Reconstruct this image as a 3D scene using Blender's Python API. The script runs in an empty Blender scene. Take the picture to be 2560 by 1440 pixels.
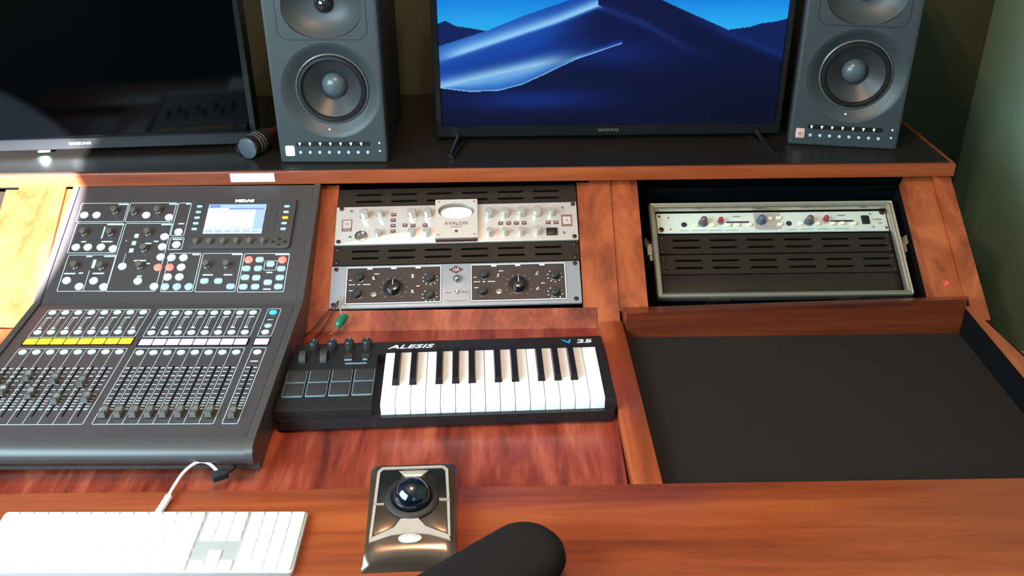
import bpy, math, random
from math import sin, cos, pi, radians, atan2, sqrt
from mathutils import Matrix, Vector, Euler
random.seed(5)
sc = bpy.context.scene
COL = sc.collection
# ------------------------------------------------------------ camera, world, lights, exposure
# metres; z = 0 is the top of the desk's front board (0.75 m above the floor), +Y away from the viewer
cam = bpy.data.cameras.new('camera'); cam.sensor_width = 36; cam.lens = 36 * 2541.7 / 2560
cam.clip_start = .02; cam.dof.use_dof = True; cam.dof.focus_distance = 1.75; cam.dof.aperture_fstop = 6.5
co = bpy.data.objects.new('camera', cam); COL.objects.link(co)
def cam_matrix(p, y, r):
    fw = Vector((0, cos(p), -sin(p))); up = Vector((0, sin(p), cos(p))); rt = Vector((1, 0, 0))
    Z = Matrix.Rotation(y, 3, 'Z'); fw, up, rt = Z @ fw, Z @ up, Z @ rt
    r2 = rt * cos(r) + up * sin(r); u2 = -rt * sin(r) + up * cos(r)
    return Matrix((r2, u2, -fw)).transposed().to_4x4()
co.matrix_world = Matrix.Translation((0, 0, .9987)) @ cam_matrix(.5249, -.0065, -.0094)
sc.camera = co
sc.view_settings.view_transform = 'Standard'; sc.view_settings.look = 'None'
sc.view_settings.exposure = -0.1; sc.view_settings.gamma = 1.0; sc.view_settings.use_curve_mapping = False
W = bpy.data.worlds.new('world'); sc.world = W; W.use_nodes = True
W.node_tree.nodes['Background'].inputs[0].default_value = (.55, .75, .8, 1)
W.node_tree.nodes['Background'].inputs[1].default_value = .6
def light(name, kind, loc, target, power, color, **kw):
    l = bpy.data.lights.new(name, kind); l.energy = power; l.color = color
    for k, v in kw.items(): setattr(l, k, v)
    o = bpy.data.objects.new(name, l); COL.objects.link(o); o.location = loc
    o.rotation_euler = (Vector(target) - Vector(loc)).to_track_quat('-Z', 'Y').to_euler()
    return o
# daylight through the left window (wall at x=-1.35) and through a smaller window behind the viewer
light('daylight_left', 'AREA', (-1.47, .3, .98), (-.1, 1.3, .1), 118, (.58, .86, 1.0), shape='RECTANGLE', size=1.8, size_y=1.05)
light('daylight_behind', 'AREA', (.75, -1.45, 1.2), (.2, 1.6, .1), 4, (.50, .80, 1.0), shape='RECTANGLE', size=.8, size_y=.8)
# a low sun shaft entering by an unseen opening added for it in the front wall
light('sun_shaft', 'SPOT', (-1.14, -3.4, 2.2), (-1.135, 1.75, .12), 42000, (.92, .95, 1), spot_size=radians(6.1), spot_blend=.05, shadow_soft_size=.01)

# ------------------------------------------------------------ materials
def srgb(r, g, b):
    f = lambda v: (v / 255 / 12.92) if v / 255 <= .04045 else ((v / 255 + .055) / 1.055) ** 2.4
    return (f(r), f(g), f(b), 1)
def mat(name, rgb, rough=.5, metal=0, noise=0, nscale=60, bump=0, coat=0, emit=None, estr=0, spec=.5):
    m = bpy.data.materials.new(name); m.use_nodes = True; nt = m.node_tree; b = nt.nodes['Principled BSDF']
    c = srgb(*rgb); b.inputs['Base Color'].default_value = c
    b.inputs['Roughness'].default_value = rough; b.inputs['Metallic'].default_value = metal
    b.inputs['Coat Weight'].default_value = coat; b.inputs['Specular IOR Level'].default_value = spec
    if emit: b.inputs['Emission Color'].default_value = srgb(*emit); b.inputs['Emission Strength'].default_value = estr
    tc = nt.nodes.new('ShaderNodeTexCoord'); n = nt.nodes.new('ShaderNodeTexNoise')
    n.inputs['Scale'].default_value = nscale; n.inputs['Detail'].default_value = 4
    nt.links.new(tc.outputs['Object'], n.inputs['Vector'])
    r = nt.nodes.new('ShaderNodeValToRGB'); k = max(noise, .04)
    r.color_ramp.elements[0].position = .3; r.color_ramp.elements[1].position = .7
    r.color_ramp.elements[0].color = tuple(v * (1 - k) for v in c[:3]) + (1,)
    r.color_ramp.elements[1].color = tuple(min(1, v * (1 + k)) for v in c[:3]) + (1,)
    nt.links.new(n.outputs['Fac'], r.inputs['Fac']); nt.links.new(r.outputs['Color'], b.inputs['Base Color'])
    if bump:
        bp = nt.nodes.new('ShaderNodeBump'); bp.inputs['Strength'].default_value = bump; bp.inputs['Distance'].default_value = .001
        nt.links.new(n.outputs['Fac'], bp.inputs['Height']); nt.links.new(bp.outputs['Normal'], b.inputs['Normal'])
    return m
def wood(name, cols, axis, rough=.33, long=1.6, fine=26, coat=.25):
    m = bpy.data.materials.new(name); m.use_nodes = True; nt = m.node_tree; b = nt.nodes['Principled BSDF']
    tc = nt.nodes.new('ShaderNodeTexCoord'); mp = nt.nodes.new('ShaderNodeMapping')
    s = [fine, fine, fine]; s[axis] = long; mp.inputs['Scale'].default_value = s
    nt.links.new(tc.outputs['Object'], mp.inputs['Vector'])
    n1 = nt.nodes.new('ShaderNodeTexNoise'); n1.inputs['Scale'].default_value = .55; n1.inputs['Detail'].default_value = 6
    n1.inputs['Roughness'].default_value = .62; n1.inputs['Distortion'].default_value = .8
    n2 = nt.nodes.new('ShaderNodeTexNoise'); n2.inputs['Scale'].default_value = 5; n2.inputs['Detail'].default_value = 3
    for n in (n1, n2): nt.links.new(mp.outputs['Vector'], n.inputs['Vector'])
    mx = nt.nodes.new('ShaderNodeMath'); mx.operation = 'MULTIPLY_ADD'; mx.inputs[1].default_value = .22
    nt.links.new(n2.outputs['Fac'], mx.inputs[0]); nt.links.new(n1.outputs['Fac'], mx.inputs[2])
    r = nt.nodes.new('ShaderNodeValToRGB'); cr = r.color_ramp
    cr.elements[0].position = .42; cr.elements[1].position = .80
    cr.elements[0].color = srgb(*cols[0]); cr.elements[1].color = srgb(*cols[2])
    e = cr.elements.new(.6); e.color = srgb(*cols[1])
    nt.links.new(mx.outputs[0], r.inputs['Fac']); nt.links.new(r.outputs['Color'], b.inputs['Base Color'])
    b.inputs['Roughness'].default_value = rough; b.inputs['Coat Weight'].default_value = coat; b.inputs['Coat Roughness'].default_value = .2
    bp = nt.nodes.new('ShaderNodeBump'); bp.inputs['Strength'].default_value = .12; bp.inputs['Distance'].default_value = .001
    nt.links.new(mx.outputs[0], bp.inputs['Height']); nt.links.new(bp.outputs['Normal'], b.inputs['Normal'])
    return m
WX = wood('reddish_wood_along_x', [(104, 42, 20), (136, 60, 27), (158, 78, 38)], 0)
WY = wood('red_veneer_along_y', [(84, 28, 20), (132, 52, 36), (172, 88, 64)], 1, long=4)
WS = wood('orange_wood_board', [(112, 48, 24), (150, 70, 36), (174, 92, 52)], 1)
WD = wood('dark_red_wood', [(70, 27, 15), (98, 40, 21), (122, 54, 29)], 0)
BLK = mat('black_laminate', (27, 24, 22), .36, spec=.4, noise=.12, nscale=250, bump=.1)
MAT_ = mat('charcoal_felt', (31, 27, 25), .9, spec=.2, noise=.2, nscale=420, bump=.4)
VOID = mat('black_interior', (7, 6, 7), .9, spec=.1)
CHAS = mat('dark_grey_console_metal', (66, 62, 62), .36, noise=.06, nscale=400, bump=.05)
PANEL = mat('charcoal_console_panel', (64, 59, 61), .42, noise=.05, nscale=400)
PRINT = mat('pale_panel_print', (190, 205, 205), .6)
RUB = mat('black_rubber', (22, 22, 24), .6)
KNOB = mat('satin_black_knob', (40, 40, 42), .3)
CHR = mat('chrome', (205, 200, 195), .16, metal=1)
CAPM = mat('grey_metal_cap', (150, 142, 132), .28, metal=.7)
MKN = mat('smoky_grey_knob', (112, 108, 104), .22, metal=.5)
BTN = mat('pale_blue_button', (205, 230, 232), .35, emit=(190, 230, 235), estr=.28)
BTNR = mat('lit_red_button', (240, 120, 110), .35, emit=(255, 90, 80), estr=1.3)
BTND = mat('blue_grey_button', (165, 190, 205), .4)
BLUELED = mat('lit_cyan_button', (60, 180, 255), .3, emit=(40, 170, 255), estr=2.0)
ORNG = mat('lit_orange_button', (255, 140, 30), .3, emit=(255, 110, 20), estr=4)
YEL = mat('amber_scribble_strip', (235, 190, 50), .4, emit=(255, 190, 30), estr=.75)
PNK = mat('lilac_scribble_strip', (225, 175, 225), .4, emit=(235, 170, 240), estr=.75)
LCDB = mat('screen_pale_blue', (200, 225, 255), .2, emit=(205, 228, 255), estr=.95)
LCDH = mat('screen_header_blue', (130, 150, 210), .2, emit=(135, 155, 215), estr=.75)
LCDD = mat('screen_slate_blue', (95, 110, 170), .2, emit=(100, 115, 175), estr=.55)
SLV = mat('brushed_silver', (206, 196, 190), .34, metal=.35, noise=.03, nscale=300)
SLVK = mat('silver_knob', (215, 210, 204), .22, metal=.7)
MRK = mat('brown_grey_print', (120, 84, 78), .6)
GRY = mat('light_grey_panel', (146, 145, 150), .45, metal=.1, noise=.03)
GRYL = mat('pale_outline', (205, 212, 216), .4)
DKP = mat('dark_brown_panel', (44, 35, 35), .45)
MAROON = mat('maroon_print', (88, 44, 50), .5)
IVORY = mat('ivory_meter_face', (240, 238, 228), .5, emit=(250, 245, 230), estr=.35)
GLS = bpy.data.materials.new('clear_glass'); GLS.use_nodes = True
_b = GLS.node_tree.nodes['Principled BSDF']; _b.inputs['Transmission Weight'].default_value = 1; _b.inputs['Roughness'].default_value = .02; _b.inputs['IOR'].default_value = 1.2
VENT = mat('dark_bronze_vent_panel', (44, 37, 31), .3, metal=.3, noise=.05, nscale=200)
SCRW = mat('dark_screw', (62, 44, 46), .3, metal=.6)
ALU = mat('aluminium_edging', (196, 190, 176), .3, metal=.85, noise=.05, nscale=90)
PREW = mat('pale_mint_panel', (196, 206, 198), .45)
PREC = mat('cream_button', (236, 230, 205), .4)
MAUVE = mat('taupe_block', (158, 148, 142), .5)
KBR = mat('brown_grey_knob', (98, 80, 78), .3)
KRD = mat('crimson_knob', (160, 44, 58), .3)
KBL = mat('steel_blue_knob', (70, 92, 112), .35)
INK = mat('dark_ink', (40, 30, 52), .5)
KWHT = mat('white_piano_key', (240, 240, 242), .25, noise=.0)
KBLK = mat('black_piano_key', (26, 20, 20), .35, spec=.3)
BODY = mat('matte_black_plastic', (27, 25, 27), .42, noise=.08, nscale=500, bump=.05)
PADM = mat('dark_rubber_pad', (42, 41, 44), .6)
PADE = mat('pale_pad_edge', (120, 145, 158), .4)
LOGW = mat('white_logo', (225, 228, 232), .4)
LOGB = mat('blue_logo', (40, 140, 190), .4)
WHT = mat('white_key_plastic', (244, 244, 244), .4, noise=.0)
ALK = mat('keyboard_aluminium', (205, 208, 206), .35, metal=.5)
SPK = mat('slate_speaker_baffle', (50, 57, 60), .48, noise=.08, nscale=500, bump=.08)
SPKB = mat('black_speaker_cabinet', (18, 19, 26), .5)
CONE = mat('speaker_cone', (46, 47, 50), .42)
SURR = mat('rubber_surround', (24, 22, 24), .35)
DOME = mat('grey_dust_cap', (74, 82, 88), .28)
RIM = mat('speaker_trim_ring', (84, 88, 88), .25)
TVB = mat('glossy_black_bezel', (20, 20, 23), .22)
TVS = mat('dark_blank_screen', (2, 3, 4), .06, spec=.12)
LITE = mat('small_pale_light', (210, 235, 225), .3, emit=(200, 235, 220), estr=.5)
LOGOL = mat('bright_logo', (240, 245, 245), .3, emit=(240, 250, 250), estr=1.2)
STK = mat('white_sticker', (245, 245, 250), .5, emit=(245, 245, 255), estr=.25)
STKP = mat('badge_pink_reflection', (205, 165, 165), .5)  # pink reflection painted into the right badge's colour
GRN = mat('jade_green_capsule', (34, 112, 88), .35)
THRD = mat('pale_thread', (150, 140, 120), .6)
SHDH = mat('brown_shadow_and_handle', (74, 34, 24), .5)  # for the painted shadow lines on the wood, and the microphone handle
PRED = mat('pink_red_ring', (200, 80, 80), .4, emit=(220, 70, 75), estr=.3)
BRNZ = mat('smoky_bronze_gloss', (104, 86, 74), .16, metal=.75, coat=.6)
TBB = mat('gloss_black', (22, 22, 24), .12, coat=.5)
TBS = mat('champagne_silver', (200, 188, 176), .3, metal=.5)
BALL = mat('midnight_blue_ball', (6, 12, 26), .07, coat=1)
FAB = mat('black_mesh_fabric', (21, 17, 17), .9, spec=.2, noise=.35, nscale=900, bump=.5)
WALLB = mat('olive_wall_paint', (62, 66, 48), .8, noise=.05, nscale=5)
WALLR = mat('sage_wall_paint', (112, 140, 120), .8, noise=.05, nscale=4)
CEIL = mat('off_white_ceiling', (190, 185, 175), .9)
FLR = wood('brown_floor_boards', [(60, 40, 28), (84, 58, 40), (100, 74, 52)], 0)

# ------------------------------------------------------------ mesh builder
class MB:
    def __init__(s): s.v = []; s.f = []; s.mi = []; s.k = 0; s.M = Matrix.Identity(4)
    def P(s, p): s.v.append(tuple(s.M @ Vector(p))); return len(s.v) - 1
    def F(s, *i): s.f.append(tuple(i)); s.mi.append(s.k)
    def loop(s, pts): return [s.P(p) for p in pts]
    def bridge(s, a, b, closed=True):
        n = len(a)
        for i in range(n if closed else n - 1):
            j = (i + 1) % n; s.F(a[i], a[j], b[j], b[i])
    def box(s, x0, x1, y0, y1, z0, z1):
        s.prism([(x0, y0), (x1, y0), (x1, y1), (x0, y1)], z0, z1); return s
    def prism(s, pts, z0, z1, ch=0):
        """polygon in XY (counter-clockwise) extruded z0..z1, optional chamfer on the top"""
        a = s.loop([(x, y, z0) for x, y in pts]); s.F(*a[::-1])
        if ch:
            cx = sum(p[0] for p in pts) / len(pts); cy = sum(p[1] for p in pts) / len(pts)
            w = max(abs(p[0] - cx) for p in pts); h = max(abs(p[1] - cy) for p in pts)
            b = s.loop([(x, y, z1 - ch) for x, y in pts]); s.bridge(a, b)
            m = s.loop([(cx + (x - cx) * (1 - .3 * ch / w), cy + (y - cy) * (1 - .3 * ch / h), z1 - .3 * ch) for x, y in pts]); s.bridge(b, m)
            t = s.loop([(cx + (x - cx) * (1 - ch / w), cy + (y - cy) * (1 - ch / h), z1) for x, y in pts]); s.bridge(m, t); s.F(*t)
        else:
            b = s.loop([(x, y, z1) for x, y in pts]); s.bridge(a, b); s.F(*b)
        return s
    def rbox(s, x0, x1, y0, y1, z0, z1, r=.002, ch=0, n=4):
        return s.prism(rr(x0, x1, y0, y1, r, n), z0, z1, ch)
    def lathe(s, prof, c=(0, 0, 0), ax='z', n=32, cap=True, ex=1.0):
        """profile (r, h) turned about an axis through c; ex stretches one radius"""
        rings = []
        for r, h in prof:
            pts = []
            for i in range(n):
                t = 2 * pi * i / n; x, y = r * cos(t) * ex, r * sin(t)
                q = {'z': (x, y, h), 'y': (x, -h, y), 'x': (h, x, y)}[ax]
                pts.append((c[0] + q[0], c[1] + q[1], c[2] + q[2]))
            rings.append(s.loop(pts))
        for a, b in zip(rings, rings[1:]): s.bridge(a, b)
        if cap: s.F(*rings[0][::-1]); s.F(*rings[-1])
        return s
    def cyl(s, x, y, z0, z1, r, r2=None, n=20):
        return s.lathe([(r, z0), (r2 if r2 is not None else r, z1)], (x, y, 0), 'z', n)
    def tube(s, pts, r, n=8):
        P = [Vector(p) for p in pts]; rings = []; up = Vector((0, 0, 1))
        for i, p in enumerate(P):
            d = (P[min(i + 1, len(P) - 1)] - P[max(i - 1, 0)]).normalized()
            u = d.cross(up); u = u.normalized() if u.length > 1e-3 else Vector((1, 0, 0)); w = d.cross(u)
            rings.append(s.loop([p + u * r * cos(2 * pi * k / n) + w * r * sin(2 * pi * k / n) for k in range(n)]))
        for a, b in zip(rings, rings[1:]): s.bridge(a, b)
        s.F(*rings[0][::-1]); s.F(*rings[-1]); return s
    def sweep(s, x0, x1, y0, y1, prof, r=0, n=4):
        """profile (inset, height) swept round a rectangle"""
        rings = [s.loop([(x, y, h) for x, y in rr(x0 + i, x1 - i, y0 + i, y1 - i, max(r - i, .0004), n)]) for i, h in prof]
        for a, b in zip(rings, rings[1:]): s.bridge(a, b)
        return s
    def plate_hole(s, x0, x1, y0, y1, cx, cy, a, b, p=2, z=0, depth=.003, n=32, back=None):
        """flat plate with one super-elliptic hole"""
        H = []
        for i in range(n):
            t = 2 * pi * i / n; c_, s_ = cos(t), sin(t)
            H.append((a * math.copysign(abs(c_) ** (2 / p), c_), b * math.copysign(abs(s_) ** (2 / p), s_)))
        for qx, qy in ((x0, y0), (x1, y0), (x1, y1), (x0, y1)):
            t = atan2(qy - cy, qx - cx); k = (abs(cos(t) / a) ** p + abs(sin(t) / b) ** p) ** (-1 / p); H.append((k * cos(t), k * sin(t)))
        H.sort(key=lambda q: atan2(q[1], q[0]))
        O = []
        for hx, hy in H:
            k = 1e9
            if hx > 1e-9: k = min(k, (x1 - cx) / hx)
            if hx < -1e-9: k = min(k, (x0 - cx) / hx)
            if hy > 1e-9: k = min(k, (y1 - cy) / hy)
            if hy < -1e-9: k = min(k, (y0 - cy) / hy)
            O.append((cx + hx * k, cy + hy * k))
        o = s.loop([(x, y, z) for x, y in O]); h = s.loop([(cx + x, cy + y, z) for x, y in H])
        d = s.loop([(cx + x, cy + y, z - depth) for x, y in H])
        s.bridge(o, h); s.bridge(h, d); return s
    def build(s, name, m, parent=None, smooth=True, ang=35):
        me = bpy.data.meshes.new(name); me.from_pydata(s.v, [], s.f)
        for mm in (m if isinstance(m, (list, tuple)) else [m]): me.materials.append(mm)
        me.polygons.foreach_set('material_index', s.mi)
        if smooth: me.shade_smooth(); me.set_sharp_from_angle(angle=radians(ang))
        me.update()
        o = bpy.data.objects.new(name, me); COL.objects.link(o)
        if parent: o.parent = parent
        return o
def rr(x0, x1, y0, y1, r, n=4):
    r = min(r, (x1 - x0) / 2 - 1e-6, (y1 - y0) / 2 - 1e-6); out = []
    for cx, cy, t0 in ((x1 - r, y0 + r, -90), (x1 - r, y1 - r, 0), (x0 + r, y1 - r, 90), (x0 + r, y0 + r, 180)):
        for i in range(n + 1):
            t = radians(t0 + 90 * i / n); out.append((cx + r * cos(t), cy + r * sin(t)))
    return out
def tag(o, label=None, cat=None, group=None, kind=None):
    for k, v in (('label', label), ('category', cat), ('group', group), ('kind', kind)):
        if v: o[k] = v
    return o
def thing(name, label, cat, loc=(0, 0, 0), rot=(0, 0, 0), group=None):
    o = bpy.data.objects.new(name, None); COL.objects.link(o); o.empty_display_size = .05
    o.location = loc; o.rotation_euler = rot; return tag(o, label, cat, group)
def copy_tree(o, parent=None):
    c = o.copy(); COL.objects.link(c); c.parent = parent
    for ch in list(o.children): copy_tree(ch, c)
    return c
def text(s, size, m, parent, x, y, z, name='lettering', bold=0, shear=0, sx=1.0, rot=None, h=.0003):
    c = bpy.data.curves.new('t', 'FONT'); c.body = s; c.size = size; c.align_x = 'CENTER'; c.align_y = 'CENTER'
    c.offset = bold; c.shear = shear; c.extrude = h; c.resolution_u = 3
    o = bpy.data.objects.new('t', c); COL.objects.link(o); bpy.context.view_layer.update()
    me = bpy.data.meshes.new_from_object(o.evaluated_get(bpy.context.evaluated_depsgraph_get()))
    bpy.data.objects.remove(o); me.materials.clear(); me.materials.append(m); me.name = name
    T = Matrix.Translation((x, y, z)) @ (rot.to_matrix().to_4x4() if rot else Matrix.Identity(4)) @ Matrix.Diagonal((sx, 1, 1, 1))
    me.transform(T)
    t = bpy.data.objects.new(name, me); COL.objects.link(t); t.parent = parent; return t
def struct(name, b, m): return tag(b.build(name, m, smooth=False), kind='structure')
def smooth(P, n=5):
    P = [Vector(p) for p in P]; Q = []
    for i in range(len(P) - 1):
        a, b, c, d = P[max(i - 1, 0)], P[i], P[i + 1], P[min(i + 2, len(P) - 1)]
        for k in range(n):
            t = k / n; Q.append(.5 * (2 * b + (c - a) * t + (2 * a - 5 * b + 4 * c - d) * t * t + (3 * b - a - 3 * c + d) * t ** 3))
    return Q + [P[-1]]
MM = Matrix.Scale(.001, 4)
def mb(M=None):
    b = MB(); b.M = M if M else MM; return b

# ------------------------------------------------------------ the room
ZF = -.75
struct('floor', MB().box(-1.35, 1.17, -1.3, 2.42, ZF - .05, ZF), FLR)
struct('ceiling', MB().box(-1.35, 1.17, -1.3, 2.42, 1.75, 1.8), CEIL)
struct('wall_back', MB().box(-1.43, 1.17, 2.42, 2.5, ZF, 1.8), WALLB)
struct('wall_right', MB().box(1.17, 1.25, -1.38, 2.5, ZF, 1.8), WALLR)
def window_wall(name, M, w, h, wins, m):
    b = MB(); b.M = M; x = 0
    for wn, x0, x1, z0, z1 in wins:
        b.box(x, x0, 0, .08, 0, h).box(x0, x1, 0, .08, 0, z0).box(x0, x1, 0, .08, z1, h); x = x1
        f = MB(); f.M = M
        for a in ((x0, x1, z0, z0 + .04), (x0, x1, z1 - .04, z1), (x0, x0 + .04, z0, z1), (x1 - .04, x1, z0, z1)): f.box(a[0], a[1], .02, .06, a[2], a[3])
        struct(wn, f, CEIL)
    b.box(x, w, 0, .08, 0, h); struct(name, b, m)
window_wall('wall_left', Matrix.Translation((-1.35, -1.3, ZF)) @ Matrix.Rotation(pi / 2, 4, 'Z'), 3.8, 2.55, [('window_1', .7, 2.5, 1.15, 2.3)], WALLR)
window_wall('wall_front', Matrix.Translation((1.17, -1.3, ZF)) @ Matrix.Rotation(pi, 4, 'Z'), 2.6, 2.55, [('window_2', .05, .9, 1.5, 2.4), ('sun_opening', 2.05, 2.48, 1.85, 2.35)], WALLR)  # the second, smaller opening is added only to let the sun shaft in

# ceiling lamp with four warm bulbs above and behind the desk
cl = thing('ceiling_lamp', 'four-bulb ceiling lamp above the desk', 'lamp', (-.08, 1.0, 1.75))
MB().lathe([(.07, -.03), (.07, 0)], n=24).build('base', CHR, cl)
for i, (dx, dy) in enumerate(((-.1, -.07), (.1, -.07), (-.07, .09), (.08, .09))):
    a = MB(); a.tube([(dx * .2, dy * .2, -.02), (dx, dy, -.05), (dx, dy, -.1)], .008); a.build('lamp_arm', CHR, cl)
    BU = mat('warm_bulb', (255, 214, 170), .3, emit=(255, 190, 120), estr=14) if i == 0 else BU
    MB().lathe([(.005, -.17), (.022, -.165), (.03, -.145), (.022, -.12), (.012, -.1)], (dx, dy, 0), n=16).build('bulb', BU, cl)
    light('bulb_light', 'POINT', (-.08 + dx, 1.0 + dy, 1.56), (0, 0, 0), 15.0, (1, .66, .42), shadow_soft_size=.03)

# ------------------------------------------------------------ the studio desk
SL = radians(30)
RS = Matrix.Translation((0, 1.605, -.02)) @ Matrix.Rotation(SL, 4, 'X')      # slope frame: u along x, v up the slope, n out of it
desk = thing('studio_desk', 'large reddish wooden studio desk with sloped rack bays and a raised black shelf', 'desk')
MB().prism([(-1.25, .955), (1.1, .955), (1.1, 1.15), (-1.25, 1.143)], -.032, 0, .003).build('front_board', WX, desk)
MB().box(-1.25, .178, 1.1425, 1.64, -.045, -.02).build('well_floor', WY, desk)
MB().prism([(.222, 1.1495), (1.0, 1.1495), (.90, 1.6), (.216, 1.6)], -.045, -.02).build('black_inlay', MAT_, desk)
MB().prism([(.183, 1.1455), (.227, 1.1455), (.214, 1.598), (.172, 1.598)], -.044, 0, .002).build('divider_cap', WS, desk)
MB().prism([(-.985, 1.1435), (-.888, 1.1435), (-.888, 1.598), (-.985, 1.598)], -.019, 0, .002).build('divider_cap', WS, desk)
def slope_part(name, m, *boxes):
    b = MB(); b.M = RS
    for x in boxes: b.box(*x)
    o = b.build(name, m, desk); return o
for x in ((-.888, -.383, .0, .335, -.02, -.002), (-.383, -.3365, .045, .335, -.018, -.001), (.1455, .171, .045, .335, -.018, -.001)): slope_part('slope_panel', WS, x)
slope_part('slope_panel', WY, (-.3825, .1705, .0, .0445, -.018, -.0005))
slope_part('divider_board', WS, (.171, .2125, .0, .338, -.02, .004))
slope_part('divider_board', WS, (.2135, .268, .035, .338, -.02, .001))
slope_part('divider_board', WS, (-.985, -.936, .0, .338, -.02, .002))
slope_part('divider_board', WS, (-.935, -.8885, .0, .338, -.02, .004))
slope_part('end_board', WS, (.812, .8685, .035, .338, -.028, .001))
slope_part('end_board', WS, (.8695, .902, .0, .338, -.03, .012))
slope_part('left_bay_panel', WS, (-1.012, -.986, .0, .335, -.02, -.002))
slope_part('left_bay_cover', VENT, (-1.25, -1.013, .0, .335, -.02, -.008))
# black interiors of the two bays
slope_part('bay_lining', VOID, (-.336, .145, .04, .335, -.10, -.095), (-.337, -.3365, .04, .335, -.095, -.018), (.1455, .146, .04, .335, -.095, -.018),
           (.2685, .8115, .0, .34, -.262, -.255), (.267, .268, .02, .34, -.26, -.019), (.812, .813, .02, .34, -.26, -.029), (.2685, .8115, .005, .03, -.256, -.04), (.2685, .8115, .335, .34, -.256, -.03))
# rail behind the right inlay
b = MB()
a_ = b.loop([(.218, 1.572, -.02), (.838, 1.572, -.02), (.832, 1.572, .053), (.218, 1.572, .031)])
c_ = b.loop([(.2165, 1.632, -.02), (.868, 1.632, -.02), (.868, 1.638, .020), (.2165, 1.634, .007)])
b.F(*a_); b.F(*c_[::-1]); b.bridge(a_, c_); b.build('back_rail', WD, desk, smooth=False)
# flaring right side board, black inside, wood on top
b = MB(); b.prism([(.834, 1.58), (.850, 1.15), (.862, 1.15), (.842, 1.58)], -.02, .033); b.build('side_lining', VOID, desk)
b = MB(); b.prism([(.8345, 1.575), (.8505, 1.151), (.925, 1.151), (.868, 1.40), (.842, 1.575)], .0332, .037); b.prism([(.8515, 1.40), (.862, 1.151), (.925, 1.151), (.868, 1.40)], -.019, .033); b.build('side_board', WS, desk, smooth=False)
# raised shelf
b = MB(); b.prism([(-1.33, 1.878), (.905, 1.878), (.862, 2.33), (-1.33, 2.33)], .159, .1865, .002); b.build('shelf_board', WX, desk)
MB().prism([(-1.33, 1.8835), (.893, 1.8835), (.852, 2.325), (-1.33, 2.325)], .1868, .1882).build('shelf_top', BLK, desk)
MB().box(-1.25, .86, 2.0, 2.02, -.3, .158).build('back_panel', VOID, desk)
for x in (-1.24, .93): MB().box(x, x + .03, 1.0, 1.55, ZF, -.046).build('side_panel', WS, desk)
for x in (-1.24, .86): MB().box(x, x + .03, 1.56, 2.0, ZF, -.30).build('side_panel', WS, desk)
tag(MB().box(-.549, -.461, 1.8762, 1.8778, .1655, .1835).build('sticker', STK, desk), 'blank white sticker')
b = MB(); b.M = RS; b.lathe([(.0052, .001), (.0052, .003), (.0036, .003), (.0036, .0012)], (.842, .086, 0), n=24, cap=False); b.cyl(.842, .086, .0, .0014, .0036); tag(b.build('indicator_ring', PRED, desk), 'small pink-red ring')

# ------------------------------------------------------------ rack units in the middle bay (local millimetres)
def rack(name, label, cat, v0, group=None, n=.0):
    q = RS @ Matrix.Translation((-.3355, v0, n)) @ Matrix.Rotation(.0135, 4, 'Z')
    t = thing(name, label, cat, group=group); t.matrix_world = q; return t
def screws(t, pts, r=3.6, z=2.2, m=None):
    for x, y in pts:
        b = mb(); b.lathe([(r, z), (r, z + 1.6), (r * .6, z + 2.6), (r * .25, z + 2.7), (r * .2, z + 1.6)], (x, y, 0), n=14); b.build('screw', m or SCRW, t)
def knob(t, x, y, r, h, m, z=2.2, skirt=None, skm=None, name='knob', mark=None, n=20, tip=None):
    b = mb(); b.lathe([(r * 1.02, z), (r, z + h - 1), (r * .86, z + h), (r * .3, z + h + .1)], (x, y, 0), n=n)
    o = b.build(name, m, t)
    if skirt:
        b = mb(); b.lathe([(skirt, z), (skirt, z + 1.2), (skirt * .8, z + 1.8)], (x, y, 0), n=24); b.build('skirt', skm or m, o)
    if mark:
        b = mb(); b.box(x - .5, x + .5, y, y + r * .9, z + h + .05, z + h + .35); b.build('pointer', mark, o)
    return o

pre = rack('channel_strip', 'silver two-unit channel strip with a round-ended VU meter in the middle, above the grey unit', 'audio unit', .190)
b = mb(); b.rbox(0, 479, 0, 89, -3, 2.2, 1.5, .6)
b.k = 1
for x0, y0, x1, y1 in ((12, 31, 32.5, 59), (447, 31, 468.5, 59)):       # logo frames
    b.box(x0, x1, y0, y1, 2.2, 2.5)
for cx, cy, r in ((305, 14, 12.5), (399.7, 15, 12.5), (151, 20, 12), (181, 19, 12), (59, 62, 14), (87, 65, 12)):
    for k in range(11):
        t_ = radians(-50 + 28 * k); 
        px, py = cx + r * cos(t_), cy + r * sin(t_); b.box(px - .35, px + .35, py - .35, py + .35, 2.2, 2.4)
for cx, cy in ((303.7, 56), (335.7, 56), (367.6, 56), (399.5, 56), (429, 56), (151, 58), (182, 58)):
    for k in range(9):
        t_ = radians(200 + 17.5 * k); px, py = cx + 13 * cos(t_), cy + 11 * sin(t_); b.box(px - .7, px + .7, py - .35, py + .35, 2.2, 2.4)
b.k = 2
b.box(14.5, 30, 38.5, 56.5, 2.5, 2.7); b.box(450.2, 465.8, 36, 54, 2.5, 2.7)
b.build('faceplate', [SLV, MRK, SLV], pre)
def ptext(s, size, m, t, x, y, z, **k):      # lettering given in millimetres
    return text(s, size * .001, m, t, x * .001, y * .001, z * .001, **k)
ptext('Vt', 9, MRK, pre, 22.2, 47.5, 2.8); ptext('737sp', 5.2, SLV, pre, 22.2, 34.6, 2.6); ptext('A', 8.5, MRK, pre, 458, 45, 2.8)
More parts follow.
